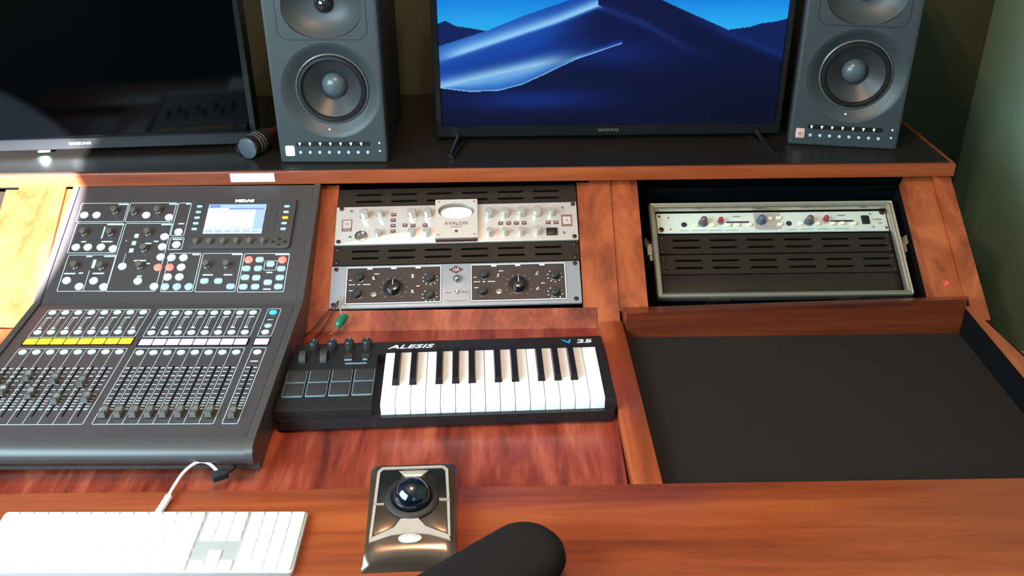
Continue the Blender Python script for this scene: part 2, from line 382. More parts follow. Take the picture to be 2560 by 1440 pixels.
for x, y, r, h in ((57, 64.6, 8.2, 19), (88, 66, 5.6, 19), (151.3, 64, 8, 19), (182.2, 64.7, 8, 19), (303.7, 62, 8.6, 16), (335.7, 62, 8.6, 16), (367.6, 62, 8.6, 16), (399.5, 62, 9, 16), (428.9, 61.3, 6.6, 15),
                   (84.8, 21.2, 5.6, 15), (151.2, 21, 7.6, 15), (181.3, 21, 7.6, 15), (305, 17, 6.8, 17), (335.5, 17, 6, 16), (367.1, 17, 6.4, 17), (399.7, 18, 6.8, 17)):
    knob(pre, x, y, r, h, SLVK, skirt=r * 1.25 if h > 17.5 else None)
for x, y in ((114, 67.5), (113.4, 54.7), (113.2, 41.6), (113.6, 28.6), (137, 42), (152.8, 41.1), (176.8, 41), (326.2, 41.5), (342.1, 41.2), (357.5, 41), (372.9, 40.8), (420.5, 40.7), (436.1, 40.2)):
    b = mb(); b.rbox(x - 4.7, x + 4.7, y - 3.6, y + 3.6, 2.2, 3.6, .8); b.k = 1; b.box(x - 3, x + 3, y - .7, y + .9, 3.6, 4.1); b.build('push_button', [MAROON, SLV], pre)
b = mb(); b.rbox(416, 438, 10.5, 27, 2.2, 6, 2, 1.2); b.build('power_switch', BODY, pre)
b = mb(); b.lathe([(12, 2.2), (12, 5.2), (9.2, 6), (8.8, 3), (3, 2.8)], (51, 18, 0), n=28); jk = b.build('input_jack', CHR, pre)
for k in range(3):
    b = mb(); t_ = radians(90 + 120 * k); b.cyl(51 + 4 * cos(t_), 18 + 4 * sin(t_), 2.9, 4, 1.3, n=10); b.build('pin_socket', MAROON, jk)
screws(pre, ((9.8, 84), (7.6, 6.5), (472, 83), (471, 6.5)), 4.4)
screws(pre, ((29, 78), (29.4, 17), (450, 75), (450, 15.6)), 2.8, m=CAPM)
mp_ = mb(); mp_.plate_hole(197.5, 281, 4, 95, 239, 68, 36, 18.5, 2.2, 12, 6, 48); mp_.sweep(197.5, 281, 4, 95, [(0, 2.2), (0, 12)]); mpo = mp_.build('meter_plate', SLV, pre)
b = mb(); b.plate_hole(200, 278, 44, 92, 239, 66.5, 31, 14, 2.2, 6.2, .5, 40); b.build('meter_bezel', CAPM, mpo)
b = mb(); b.box(205, 273, 50, 84, 4.6, 5); b.k = 1
for k in range(13):
    t_ = radians(148 - 116 / 12 * k); x, y = 239 + 30 * cos(t_), 49 + 27 * sin(t_); b.box(x - .35, x + .35, y - 1.5, y + 1.5, 5, 5.25)
b.M = MM @ Matrix.Translation((239, 52, 5.4)) @ Matrix.Rotation(radians(38), 4, 'Z'); b.box(-.3, .3, 0, 24, 0, .3)
b.build('meter_dial', [IVORY, MRK], mpo)
b = mb(); b.box(198.5, 280, .8, 4, 2.3, 9); b.build('plate_shadow_gap', MAROON, mpo)
ptext('AVALON', 11, MRK, mpo, 239, 37.5, 12.2, sx=1.05, bold=.0001); ptext('DESIGN', 4.2, MRK, mpo, 239, 29.5, 12.2, sx=1.6)
b = mb(); b.lathe([(3, 12), (3, 13.4), (1.6, 14.2)], (239, 19, 0), n=14); b.build('indicator_lamp', MAROON, mpo)
for x, y in ((204, 89), (274.5, 89), (204, 11), (274.5, 11)):
    b = mb(); b.lathe([(2, 12), (2, 12.8), (.8, 13.2)], (x, y, 0), n=12); b.build('screw', CAPM, mpo)

comp = rack('tube_preamp', 'pale grey two-unit preamplifier with two dark panels and black knobs, lowest in the middle bay', 'audio unit', .0505)
b = mb(); b.rbox(0, 479, -3, 90, -3, 2.4, 2, .7)
for x0, x1 in ((28, 213), (267, 452)):
    b.k = 1; b.sweep(x0, x1, 4, 87.5, [(0, 2.4), (0, 2.6), (1, 2.6)], 4)
    b.k = 2; b.sweep(x0, x1, 4, 87.5, [(1, 2.5), (1, 3.4), (3, 3.4), (3, 2.7)], 4)
    b.k = 3; b.rbox(x0 + 3, x1 - 3, 7, 84.5, 2.4, 2.8, 1.5)
    b.k = 2
    for tx in (46, 92, 139): b.box(x0 + tx - 5, x0 + tx + 5, 81, 85, 2.8, 3.1)
b.k = 4; b.prism([(225.6, 76.5), (240, 67.2), (255, 76.5), (240, 85.6)], 2.4, 2.7)
b.k = 1; b.box(220, 261, 8, 8.5, 2.4, 2.6); b.box(224, 257, 5.4, 5.8, 2.4, 2.6); b.k = 2
for x0 in (28, 267):
    for cx, cy in ((162.5, 57), (162, 20)):
        for k in range(8):
            t_ = radians(130 + 36 * k); b.cyl(x0 + cx + 14 * cos(t_), cy + 13 * sin(t_), 2.8, 3.2, 1.3, n=8)
    for cx, cy in ((93, 38),):
        for k in range(11):
            t_ = radians(230 - 28 * k); b.cyl(x0 + cx + 25 * cos(t_), cy + 24 * sin(t_), 2.8, 3.1, .8, n=6)
    for x, y, w in ((7, 47, 6), (14, 47, 5), (24, 47, 5), (34, 47, 14), (7, 57, 5), (55, 70, 9), (126, 60, 6), (127, 27, 6), (136, 41, 7), (8, 34, 8)): b.box(x0 + x, x0 + x + w, y, y + 1.6, 2.8, 3.1)
b.build('faceplate', [GRY, DKP, GRYL, DKP, MAROON], comp)
ptext('UA', 11, GRYL, comp, 240.2, 76.4, 2.9, sx=.8)
for x0 in (28, 267):
    knob(comp, x0 + 92.5, 38, 13, 15, TBB, skirt=19, skm=TBB, n=32, mark=LOGW)
    for x, y in ((27, 62), (24, 25), (162.5, 57), (162, 20)):
        knob(comp, x0 + x, y, 8, 12, KNOB, skirt=10.5, n=20)
    for x, y in ((54, 60), (129, 63), (129, 29)):
        b = mb(); b.lathe([(3.4, 2.6), (3.4, 4.2), (1.6, 4.8)], (x0 + x, y, 0), n=12); b.tube([(x0 + x, y, 4), (x0 + x + .5, y - 2, 12)], 1.5, 8); b.build('toggle_switch', CHR, comp)
    b = mb(); b.lathe([(6, 2.6), (6, 4.2), (3.4, 4.6), (3, 3), (.5, 2.9)], (x0 + 55, 26, 0), n=20); b.build('jack_socket', CHR, comp)
b = mb(); b.lathe([(8, 2.4), (8, 6), (6, 11), (3, 13), (.5, 13.4)], (242, 54, 0), n=24); b.build('indicator_lamp', CHR, comp)
b = mb(); b.lathe([(4.2, 2.4), (4.2, 4.4), (2, 5)], (242, 26, 0), n=14); b.tube([(242, 26, 4), (242.4, 23, 14)], 2, 8); b.build('toggle_switch', CHR, comp)
ptext('power', 4.6, MRK, comp, 226, 26, 2.7); ptext('mic line', 4.6, MRK, comp, 257, 26, 2.7)
screws(comp, ((9, 82), (8, 4.5), (470, 84), (468, 5.5)), 4.4)

def vent_panel(t, w, h, rows, xs, sw, sh=2.6, z=0, scr=True):
    b = mb(); n = len(xs); ym = [0] + [(rows[i] + rows[i + 1]) / 2 for i in range(len(rows) - 1)] + [h]
    xm = [0] + [(xs[i] + xs[i + 1] + sw) / 2 for i in range(n - 1)] + [w]
    for j, ry in enumerate(rows):
        for i, sx in enumerate(xs):
            b.plate_hole(xm[i], xm[i + 1], ym[j], ym[j + 1], sx + sw / 2, ry, sw / 2, sh, 5, z + 2, 4, 20)
    b.sweep(0, w, 0, h, [(0, z - 1), (0, z + 2)]); b.build('faceplate', VENT, t)
    b = mb(); b.box(3, w - 3, 3, h - 3, z - 8, z - 7); b.build('inner_plate', VOID, t)
    if scr: screws(t, ((8, h - 7), (8, 7), (w - 8, h - 7), (w - 8, 7)), 4.2, z + 2)
XS = [35.5, 106, 177, 248.5, 320, 392]
vp = rack('vent_panel', 'dark bronze slotted vent panel between the silver and the grey rack units', 'vent panel', .144, 'slotted vent panels in the middle bay', -.002)
vent_panel(vp, 479, 43, [15, 31], XS, 53.5)
v2 = rack('vent_panel', 'dark slotted vent panel above the silver rack unit, partly under the shelf edge', 'vent panel', .2815, 'slotted vent panels in the middle bay', -.004)
vent_panel(v2, 479, 43, [12.5, 29], XS, 53.5, scr=False)

# green capsule hanging by a thread below the grey unit
hc = thing('hanging_capsule', 'small green capsule on a thin thread hanging below the grey rack unit', 'capsule', (-.303, 1.60, .0))
MB().lathe([(.0012, -.017), (.0052, -.013), (.0062, -.004), (.0062, .006), (.005, .012), (.0015, .015)], (0, 0, 0), 'y', 16).build('capsule', GRN, hc)
hc.children[0].scale = (1.35, 1.3, 1.3); hc.children[0].location = (-.002, -.004, .009); hc.children[0].rotation_euler = (0, 0, -.3)
MB().tube([(-.012, .058, .028), (-.010, .04, .016), (-.006, .02, .012), (-.002, .01, .010)], .0013, 6).build('thread', THRD, hc)
MB().tube([(-.004, -.018, .009), (-.010, -.034, .006), (-.017, -.05, .01)], .0009, 6).build('thread', THRD, hc)
MB().tube([(-.012, .052, .0205), (-.035, .03, .005), (-.062, .0, -.015), (-.085, -.03, -.0188)], .0012, 6).build('shadow_line', SHDH, hc)  # thin dark tube standing in for a cast shadow on the wood
MB().tube([(-.012, .052, .0195), (-.028, .022, .0), (-.045, -.005, -.0175), (-.063, -.035, -.0188)], .0012, 6).build('shadow_line', SHDH, hc)  # second cast shadow line, also modelled as a tube

# ------------------------------------------------------------ flight case in the right bay
fc = thing('flight_case', 'open black rack flight case with aluminium edging lying in the right bay', 'flight case'); fc.matrix_world = RS @ Matrix.Translation((.294, .083, -.035))
b = mb(); b.sweep(0, 500.5, 0, 223.5, [(0, -14), (0, -2), (1.5, 0), (3.5, -.6), (5, -2.2), (6.5, -2.2), (8, 0), (10, -.4), (11.5, -2), (12.5, -8), (12.5, -14)], 5); b.build('edge_frame', ALU, fc)
b = mb(); b.sweep(1, 499.5, 1, 222.5, [(0, -195), (0, -13), (11, -13), (11, -190)], 4); b.box(2, 498.5, 2, 221.5, -200, -190); b.build('case_body', VOID, fc)
for x, s_ in ((-1, -1), (501.5, 1)):
    b = mb(); b.rbox(min(x, x + 5 * s_), max(x, x + 5 * s_), 92, 132, -40, -12, 1.5); b.box(min(x, x + 9 * s_), max(x, x + 9 * s_), 104, 124, -22, -9)
    b.M = MM @ Matrix.Translation((x + 4 * s_, 128, -16)) @ Matrix.Rotation(radians(35 * s_), 4, 'Y'); b.box(-1, 1, -8, 12, -2, 15); b.build('latch', ALU, fc)
for x in (120, 375):
    b = mb(); b.rbox(x - 22, x + 22, -4, 1, -38, -8, 1); b.build('latch', SCRW, fc)
mp2 = thing('microphone_preamp', 'slim pale one-unit preamplifier with brown and red knobs inside the flight case', 'audio unit'); mp2.matrix_world = RS @ Matrix.Translation((.3105, .245, -.055))
b = mb(); b.rbox(0, 477, 0, 48, -3, 0, 1.5, .5)
b.k = 1; b.box(200, 254, 7, 46.5, 0, .3)
b.k = 2
for x in (142, 356): b.rbox(x, x + 47, 22.6, 26.4, .0, .6, 1.5)
for x in (55, 270): b.cyl(x, 20, 0, .5, 6)
for x0, w in ((44, 20), (70, 30), (104, 28), (138, 26), (205, 40), (262, 22), (292, 26), (328, 24), (362, 30)):
    b.box(x0, x0 + w, 5.2, 5.9, 0, .25)
b.build('faceplate', [PREW, MAUVE, INK], mp2)
for x, y, r, h, m in ((94, 23, 7.5, 20, KBR), (129, 25, 5.2, 17, KRD), (213, 26, 8, 18, KBL), (311, 23, 7.5, 20, KBR), (345, 26, 5.2, 17, KRD)):
    b = mb(); b.lathe([(r, 0), (r * .95, 6), (r, 12), (r * .8, h - 2), (r * .4, h)], (x, y, 0), n=18); o = b.build('knob', m, mp2)
    b = mb(); b.lathe([(r + 2, 0), (r + 1.6, 2.4), (r * .9, 3)], (x, y, 0), n=20); b.build('skirt', KBL if m != KRD else MAUVE, o)
for x, y in ((78, 17), (112, 16.5), (145, 16.5), (163, 16.5), (188, 16), (232, 31), (250, 32), (250, 16), (293, 17.5), (328, 17), (359, 17), (378, 17), (402, 16)):
    b = mb(); b.rbox(x - 4.8, x + 4.8, y - 3, y + 3, 0, 5.5, .8, .8); b.build('push_button', PREC, mp2)
b = mb(); b.rbox(420, 436, 16, 36.5, 0, 2.5, 2, .8); b.build('power_switch', BODY, mp2)
ptext('Channel 2', 4.6, INK, mp2, 165, 38.5, .2); ptext('Channel 1', 4.6, INK, mp2, 381, 38.5, .2)
ptext('AMEK', 7, MRK, mp2, 452, 27, .2, shear=.2, sx=1.1); ptext('Dual', 4.5, MRK, mp2, 457, 18.5, .2, shear=.2)
screws(mp2, ((465, 44), (7, 8)), 5.5, 0); screws(mp2, ((5.5, 41), (468, 7)), 3, -1.4, MAROON); screws(mp2, ((24, 37), (26, 9), (440, 41), (441, 9)), 2, -.6, CAPM)
XC = [28, 103, 179, 255, 331, 407]
for nm, v in (('dark slotted vent panel in the flight case, directly under the pale unit', .197), ('lowest dark slotted vent panel in the flight case', .149)):
    vp = thing('vent_panel', nm, 'vent panel', group='slotted vent panels in the flight case'); vp.matrix_world = RS @ Matrix.Translation((.3105, v, -.060))
    vent_panel(vp, 477, 45, [14.5, 31.5], XC, 56)
bp_ = thing('blank_panel', 'plain dark rack panel at the bottom of the flight case', 'blank panel'); bp_.matrix_world = RS @ Matrix.Translation((.3105, .100, -.060))
b = mb(); b.rbox(0, 477, 0, 47, -1, 2, 1, .5); b.build('faceplate', VENT, bp_)

# ------------------------------------------------------------ mixing console (local millimetres, origin at the left end of its hinge line)
mix = thing('mixing_console', 'black digital mixing console with amber and lilac strip displays on the left of the desk', 'mixing console', (-.8625, 1.613, .042), (0, 0, -.014))
PH = radians(23.36)
UP = MM @ Matrix.Rotation(PH, 4, 'X')
def outline(e=0):       # side profile (y, z)
    c, s = cos(PH), sin(PH)
    return [(-398 - e, 0), (-413 - e, -3), (-421 - e, -12), (-422 - e, -22), (-415 - e, -34), (-396, -42), (-396, -57), (60, -57), (290 * c, 290 * s - 62), (297 * c, 297 * s - 12), (292 * c, 292 * s), (8 * c, 8 * s), (0, 0)]
b = mb()
pr = outline()
L_ = b.loop([(0, y, z) for y, z in pr]); R_ = b.loop([(480, y, z) for y, z in pr]); b.F(*L_); b.F(*R_[::-1]); b.bridge(R_, L_)
b.build('chassis', CHAS, mix, ang=50)
for x in (-7, 477):       # raised side cheeks
    b = mb(); pts = [(y - (2 if y < -390 else 0), z + (3.5 if z > -14 else 0)) for y, z in outline()]
    L_ = b.loop([(x, y, z) for y, z in pts]); R_ = b.loop([(x + 12, y, z) for y, z in pts]); b.F(*L_); b.F(*R_[::-1]); b.bridge(R_, L_); b.build('side_cheek', CHAS, mix, ang=50)
for x, y in ((25, -370), (445, -370), (25, -20), (445, -20)):
    b = mb(); b.cyl(x, y, -62, -57, 12); b.build('foot', RUB, mix)
# upper panel with its printed frames
b = MB(); b.M = UP; b.k = 0; b.box(6, 476, 8, 286, -2, .6); b.k = 1
def frame(x0, x1, y0, y1, w=1.2, z=.6, r=3): b.sweep(x0, x1, y0, y1, [(0, z), (0, z + .3), (w, z + .3), (w, z)], r)
def pill(x, y, w, h=3.2, z=.6): b.rbox(x - w / 2, x + w / 2, y - h / 2, y + h / 2, z, z + .3, h / 2 - .1, 0, 2)
for x0, x1, y0, y1 in ((20, 114, 198, 247), (116, 209, 197, 247), (212, 239, 162, 246), (214, 241, 127, 158), (23, 116, 120, 195), (119, 211, 28, 194), (27, 119, 29, 116), (220, 281, 27, 119), (284, 360, 26, 118), (363, 450, 25, 117)): frame(x0, x1, y0, y1)
b.box(76, 77.2, 29, 78, .6, .9)
for x, y, w in ((103, 243, 20), (203, 243, 18), (232, 243, 9), (100, 191, 34), (201, 190, 24), (48, 148, 10), (93, 148, 22), (68, 112, 12), (107, 112, 22), (41, 71, 22), (95, 71, 22), (174, 143, 13), (167, 101, 24), (174, 64, 10), (271, 115, 15), (350, 115, 21), (436, 114, 28), (302, 66, 20), (340, 66, 17), (188, 148, 10), (184, 94, 8), (228, 192, 12), (228, 153, 20), (417, 71, 12), (418, 32, 15), (130, 150, 2), (62, 72, 9)): pill(x, y, w)
for x, y in ((147, 162), (146, 144), (145, 126)): b.box(x - 4, x + 4, y - 5, y + 5, .6, .85)
b.box(135.6, 136.6, 95, 118, .6, .9); b.box(79, 82, 156, 186, .6, .9); b.box(78, 84, 84, 104, .6, .9)
b.build('upper_panel', [PANEL, PRINT], mix)
BR = [(33, 215), (57, 215), (155, 214), (201, 208), (227, 171), (229, 139), (37, 134), (60, 134), (85, 134), (109, 130), (202, 159), (203, 134), (137, 87), (205, 109), (40, 54), (67, 40), (91, 53), (113, 39), (174, 52), (207, 39),
      (226, 107), (249, 107), (249, 84), (228, 61), (250, 61), (228, 38), (250, 38), (272, 38), (299, 51), (325, 51), (350, 38), (395, 101), (373, 80), (395, 80), (417, 90), (439, 79), (374, 59), (395, 58), (418, 47), (439, 58), (374, 37), (396, 37), (439, 37)]
for i, (x, y) in enumerate(BR):
    b = MB(); b.M = UP; sq = i >= 28
    if sq: b.rbox(x - 8, x + 8, y - 6, y + 6, .6, 3.2, 4.5, .8, 3)
    else: b.lathe([(8, .6), (8, 2.6), (6.8, 3.4)], (x, y, 0), n=18)
    b.build('button', BTND if sq or i in (25, 26, 27) else BTN, mix)
for x, y in ((205, 84), (227, 84), (374, 101), (438, 100)):
    b = MB(); b.M = UP; b.lathe([(8, .6), (8, 2.6), (6.8, 3.4)], (x, y, 0), n=18); tag(b.build('button', BTNR, mix), 'glowing red button')
b = MB(); b.M = UP; b.sweep(405, 429, 76, 99, [(0, .6), (0, .9), (1, .9), (1, .6)], 2); b.build('button_frame', PRINT, mix)
for x, y in ((92, 222), (130, 219), (177, 222), (45, 167), (96, 166), (169, 166), (170, 126), (48, 86), (98, 84), (171, 85), (297, 86), (335, 86)):
    b = MB(); b.M = UP; b.lathe([(7.5, .6), (7.2, 5), (6.2, 5.6), (6.2, 13), (5.2, 14.2), (1, 14.4)], (x, y, 0), n=20); o = b.build('knob', MKN, mix)
    b = MB(); b.M = UP; b.lathe([(5.9, 13.6), (5.5, 14.9), (2, 15.2)], (x, y, 0), n=20); b.build('knob_cap', CAPM, o)
# screen module
b = MB(); b.M = UP; b.rbox(249, 448, 126, 250, .6, 7, 9, 2); b.rbox(268, 402, 154, 240, 7, 7.4, 2); b.rbox(403, 426, 152, 238, 7, 7.5, 3); mod = b.build('screen_module', CHAS, mix)
b = MB(); b.M = UP; b.box(277, 390, 161, 235, 7.4, 7.8); b.k = 1; b.box(277, 390, 225, 235, 7.8, 8); b.k = 2; b.box(280, 300, 226.5, 233, 8, 8.2); b.box(318, 388, 221.5, 225, 7.8, 8.1); b.box(280, 368, 217, 218, 7.8, 8.1)
b.box(278, 389, 172, 173, 7.8, 8.1); b.k = 1; b.box(371, 390, 173, 221.5, 7.8, 7.95)
for k in range(6): b.box(281 + 18 * k, 295 + 18 * k, 163, 169.5, 7.8, 8.0)
b.build('display', [LCDB, LCDH, LCDD], mod)
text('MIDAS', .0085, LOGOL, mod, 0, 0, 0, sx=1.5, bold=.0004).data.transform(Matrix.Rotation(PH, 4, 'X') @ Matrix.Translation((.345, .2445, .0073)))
for k in range(6):
    b = MB(); b.M = UP; x = 269 + 25.6 * k; b.lathe([(6, 7), (5.6, 15), (4.6, 16.4), (1, 16.6)], (x, 138.5, 0), n=18); o = b.build('encoder', MKN, mod)
    b = MB(); b.M = UP; b.lathe([(5.2, 16), (4.6, 17.2), (1, 17.4)], (x, 138.5, 0), n=18); b.build('knob_cap', CAPM, o)
for x in (259, 431):
    for k in range(5):
        on = x == 431 and k == 2
        b = MB(); b.M = UP; y = (230 if x == 259 else 229) - 14.4 * k; b.rbox(x - 5.5, x + 5.5, y - 2.6, y + 2.6, 7, 8.6, 2)
        o = b.build('screen_button', ORNG if on else BTND, mod)
        if on: tag(o, 'glowing orange button')
b = MB(); b.M = UP
for dx, dy in ((-11, 0), (11, 0), (0, 6), (0, -7)): b.rbox(427 + dx - 3, 427 + dx + 3, 140 + dy - 2.4, 140 + dy + 2.4, 7, 8.4, 1.5)
b.build('arrow_pad', KNOB, mod)
b = MB(); b.M = UP; b.k = 0
for k in range(12): b.box(412, 415, 164 + 5.6 * k, 167.4 + 5.6 * k, 7.5, 7.8)
b.build('level_meter', PADM, mod)
# lower panel with strip frames, scales and slots
b = mb(); b.box(6, 474, -392, -6, -2, .6); b.k = 1
X1 = [40 + 23.6 * i for i in range(8)]; X2 = [241 + 23.45 * i for i in range(8)]; X3 = [441]; FX1 = [x - 5 for x in X1]; FX2 = X2; FX3 = [441.5]
for x0, x1 in ((28, 216), (229, 417), (429, 454)):
    frame(x0, x1, -113, -20, 1); frame(x0, x1, -360, -148, 1)
for a0, n in ((28, 8), (229, 8)):
    for k in range(1, n): x = a0 + 188 * k / 8; b.box(x - .4, x + .4, -112, -21, .6, .8); b.box(x - .4, x + .4, -359, -149, .6, .8)
for x in X1 + X2:
    b.box(x - 2, x + 5, -49, -46, .6, .85); b.box(x - 5, x - .5, -82, -46, .6, .7); b.box(x - 6, x + 2, -85, -82, .6, .85); b.k = 0; b.box(x - 4, x - 1.5, -79, -50, .7, .8); b.k = 1
for x in FX1 + FX2 + FX3:
    for j, y in enumerate((-208, -219, -231, -243, -255, -268, -281, -292, -299, -306, -313, -321)):
        t_ = 1.3 if j in (0, 2, 11) else .75
        b.box(x - 9.5, x - 2.6, y - t_, y + t_, .6, .85); b.box(x + 2.6, x + 9, y - t_, y + t_, .6, .85)
b.box(435, 448, -191, -188, .6, .85); b.box(436, 446, -59, -57, .6, .85)
b.k = 2
for x in FX1 + FX2 + FX3: b.box(x - 1.5, x + 1.5, -340, -203, .6, .75)
b.box(27, 218, -138, -115, .6, 1); b.box(227, 419, -142, -119, .6, 1); b.box(427, 455, -142, -119, .6, 1)
b.build('lower_panel', [PANEL, PRINT, VOID], mix)
for i, x in enumerate(X1 + X2 + X3):
    for nm, y in (('select_button', -31 if i < 8 else -34), ('solo_button', -97 if i < 8 else -100), ('mute_button', -160 if i < 8 else -163)):
        b = mb(); b.lathe([(6.2, .6), (6.2, 2.4), (5, 3.2)], (x, y, 0), n=16, ex=1.12); o = b.build(nm, BLUELED if (i == 16 and y == -34) else BTN, mix)
        if i == 16 and y == -34: tag(o, 'glowing cyan button')
    yc = -126.5 if i < 8 else -130.5
    b = mb(); b.rbox(x - 10.8 if i < 16 else x - 12, x + 10.8 if i < 16 else x + 12, yc - 9, yc + 9, 1, 1.8, 1); b.build('strip_display', YEL if i < 8 else PNK, mix)
b = mb(); b.lathe([(6.2, .6), (6.2, 2.4), (5, 3.2)], (442, -79, 0), n=16, ex=1.12); b.build('solo_button', BTND, mix)
FY = [-247, -278, -237, -285, -246, -300, -254, -297] + [-335] * 8 + [-338]
for x, y in zip(FX1 + FX2 + FX3, FY):
    b = mb(); cs = []
    for yy, z in ((-12, 8), (-11, 12.5), (-6.5, 12.2), (-2, 9.2), (2, 9.2), (6.5, 12.2), (11, 12.5), (12, 8)):
        cs.append(b.loop([(x - 5.6, y + yy, 3.5), (x + 5.6, y + yy, 3.5), (x + 4.6, y + yy * .92, z), (x - 4.6, y + yy * .92, z)]))
    for p, q in zip(cs, cs[1:]): b.bridge(q, p)
    b.F(*cs[0]); b.F(*cs[-1][::-1]); b.box(x - 1, x + 1, y - 3, y + 3, .5, 3.6)
    o = b.build('fader', MKN, mix, ang=25)
    b = mb(); b.box(x - 4.7, x + 4.7, y - .7, y + .7, 9.1, 9.5); b.box(x - 4.4, x - 3.4, y + 3, y + 10.5, 12, 12.8); b.build('fader_line', CAPM, o)

# ------------------------------------------------------------ midi keyboard
mk = thing('midi_keyboard', 'black 25-key midi keyboard with pads at its left end, in the middle of the desk', 'midi keyboard', (-.2091, 1.4667, .025), (0, 0, .0303)); mk.scale = (1.028,) * 3
b = mb(); b.rbox(-162, 368, -156, 36, -38, -20, 8)                     # base tray
b.prism([(-155, 36), (-163, -153), (-14, -153), (-14, -2), (353.5, -2), (353.5, -151), (370, -150), (367, 36)][::-1], -20, -3, 1.2)
b.rbox(-14, 360, -157, -148, -36, -22, 2)
b.build('body', BODY, mk)
b = mb()
for x, y in ((-150, 25), (350, 25), (-150, -145), (350, -145)): b.cyl(x, y, -43.5, -38, 8)
b.build('rubber_feet', RUB, mk)
for i in range(15):
    x0 = 23.5 * i + .4; b = mb(); b.rbox(x0, x0 + 22.7, -148, -3, -23, 0, 1, 1); b.build('white_key', KWHT, mk)
for i in (0, 1, 3, 4, 5, 7, 8, 10, 11, 12):
    x = 23.5 * (i + 1) + {0: -2, 1: 2, 3: -3, 4: 0, 5: 3, 7: -2, 8: 2, 10: -3, 11: 0, 12: 3}[i]
    b = mb(); lo = b.loop([(x - 6, -98, 0), (x + 6, -98, 0), (x + 6, -4, 0), (x - 6, -4, 0)]); hi = b.loop([(x - 4.6, -92, 9), (x + 4.6, -92, 9), (x + 4.6, -7, 9), (x - 4.6, -7, 9)])
    b.bridge(lo, hi); b.F(*hi); b.F(*lo[::-1]); b.build('black_key', KBLK, mk, smooth=False)
for r_, (y0, y1) in enumerate(((-80, -47), (-117, -83))):
    for c_ in range(4):
        x0 = -156 + 36.6 * c_; b = mb(); b.rbox(x0, x0 + 31, y0, y1, -3, 0, 2, 1); o = b.build('pad', PADM, mk)
        b = mb(); b.sweep(x0 - .9, x0 + 31.9, y0 - .9, y1 + .9, [(0, -3), (0, -1.2), (.9, -1), (1, -3)], 2.5); b.build('pad_edge', PADE, o)
for x in (-123, -92, -63, -33):
    b = mb(); b.lathe([(9, -3), (8.4, 9), (7, 11), (1, 11.4)], (x, 22, 0), n=20); o = b.build('knob', KNOB, mk)
    b = mb(); b.box(x - .6, x + .6, 22, 30, 11, 11.8); b.build('pointer', PADE, o)
for x in (-138, -103):
    b = mb(); b.lathe([(17, -5.5), (17.5, 0), (17, 5.5)], (x, -6, -9), 'x', 28); b.build('wheel', PADM, mk)
for x, y, w in ((-62, -17, 13), (-34, -17, 8)):
    b = mb(); b.rbox(x - w / 2, x + w / 2, y - 1.6, y + 1.6, -3, -1.6, 1.2); b.build('small_button', PADE, mk)
for x in (-62, -34):
    b = mb(); b.rbox(x - 7, x + 7, -12, -2, -3, -1, 2); b.build('small_button', PADM, mk)
b = mb(); b.rbox(-66, -30, -29, -26.5, -3, -2, 1); b.build('panel_line', PADE, mk)
ptext('ALESIS', 15, LOGW, mk, 40, 18, -2.6, shear=.3, sx=1.75, bold=.00025)
ptext('V', 14, LOGB, mk, 310, 19, -2.6, shear=-.25, sx=1.8, bold=.0004); ptext('25', 14, LOGW, mk, 336, 19, -2.6, sx=1.9, bold=.00025, shear=.1)

# ------------------------------------------------------------ computer keyboard
ck = thing('computer_keyboard', 'white slim computer keyboard with aluminium base at the front left of the desk', 'keyboard', (-.7155, .979, .0), (0, 0, -.0185))
b = mb(); b.prism(rr(0, 430, 0, 117, 6), 2, 8.5, 1); b.build('base', ALK, ck)
b = mb(); b.box(10, 420, 100, 112, 0, 2.2); b.box(10, 420, 6, 14, 0, 2.2); b.build('underside_strip', RUB, ck)
def key(x, y, w, h, name='key'):
    b = mb(); b.rbox(x + .9, x + w - .9, y + .9, y + h - .9, 8.4, 10.6, 2.2, .5, 3); b.build(name, WHT, ck)
U_ = 18.9; YR = [3 + 19 * i for i in range(5)]
for k in range(14): key(3 + 20.25 * k, 98, 20.25, 16.5, 'function_key')
for k in range(13): key(3 + U_ * k, YR[4], U_, 19)
key(3 + 13 * U_, YR[4], 283.5 - 13 * U_, 19)
key(3, YR[3], 28, 19)
for k in range(12): key(31 + U_ * k, YR[3], U_, 19)
key(31 + 12 * U_, YR[3], 286.5 - 31 - 12 * U_, 19); key(3, YR[2], 33, 19)
for k in range(11): key(36 + U_ * k, YR[2], U_, 19)
key(36 + 11 * U_, YR[2], 286.5 - 36 - 11 * U_, 19); key(3, YR[1], 43, 19)
for k in range(10): key(46 + U_ * k, YR[1], U_, 19)
key(46 + 10 * U_, YR[1], 286.5 - 46 - 10 * U_, 19)
x = 3
for w in (28, 23, 28, 121, 28, 23, 32.5): key(x, YR[0], w, 19); x += w
for c_ in range(3):
    key(290.5 + 19 * c_, 98, 19, 16.5, 'function_key')
    for r_ in (4, 3): key(290.5 + 19 * c_, YR[r_], 19, 19)
    key(290.5 + 19 * c_, YR[0], 19, 19)
key(309.5, YR[1], 19, 19)
for c_ in range(4):
    key(351 + 19 * c_, 98, 19, 16.5, 'function_key')
    for r_ in (4, 3, 2): key(351 + 19 * c_, YR[r_], 19, 19)
for c_ in range(3): key(351 + 19 * c_, YR[1], 19, 19)
key(351, YR[0], 38, 19); key(389, YR[0], 19, 19); key(408, YR[0], 19, 38)
b = MB(); b.tube([(.216, .112, .006), (.219, .13, .006), (.222, .15, .007)], .0052, 10)
P_ = [(.221, .149, .007), (.224, .17, .009), (.232, .195, .014), (.247, .212, .018), (.262, .214, .016), (.277, .205, .009), (.287, .196, .003)]
b.tube(smooth(P_), .0024, 10); b.build('cable', WHT, ck)
uc = thing('usb_extension', 'black cable end under the mixing console meeting the white keyboard cable', 'cable', (-.43, 1.172, 0))
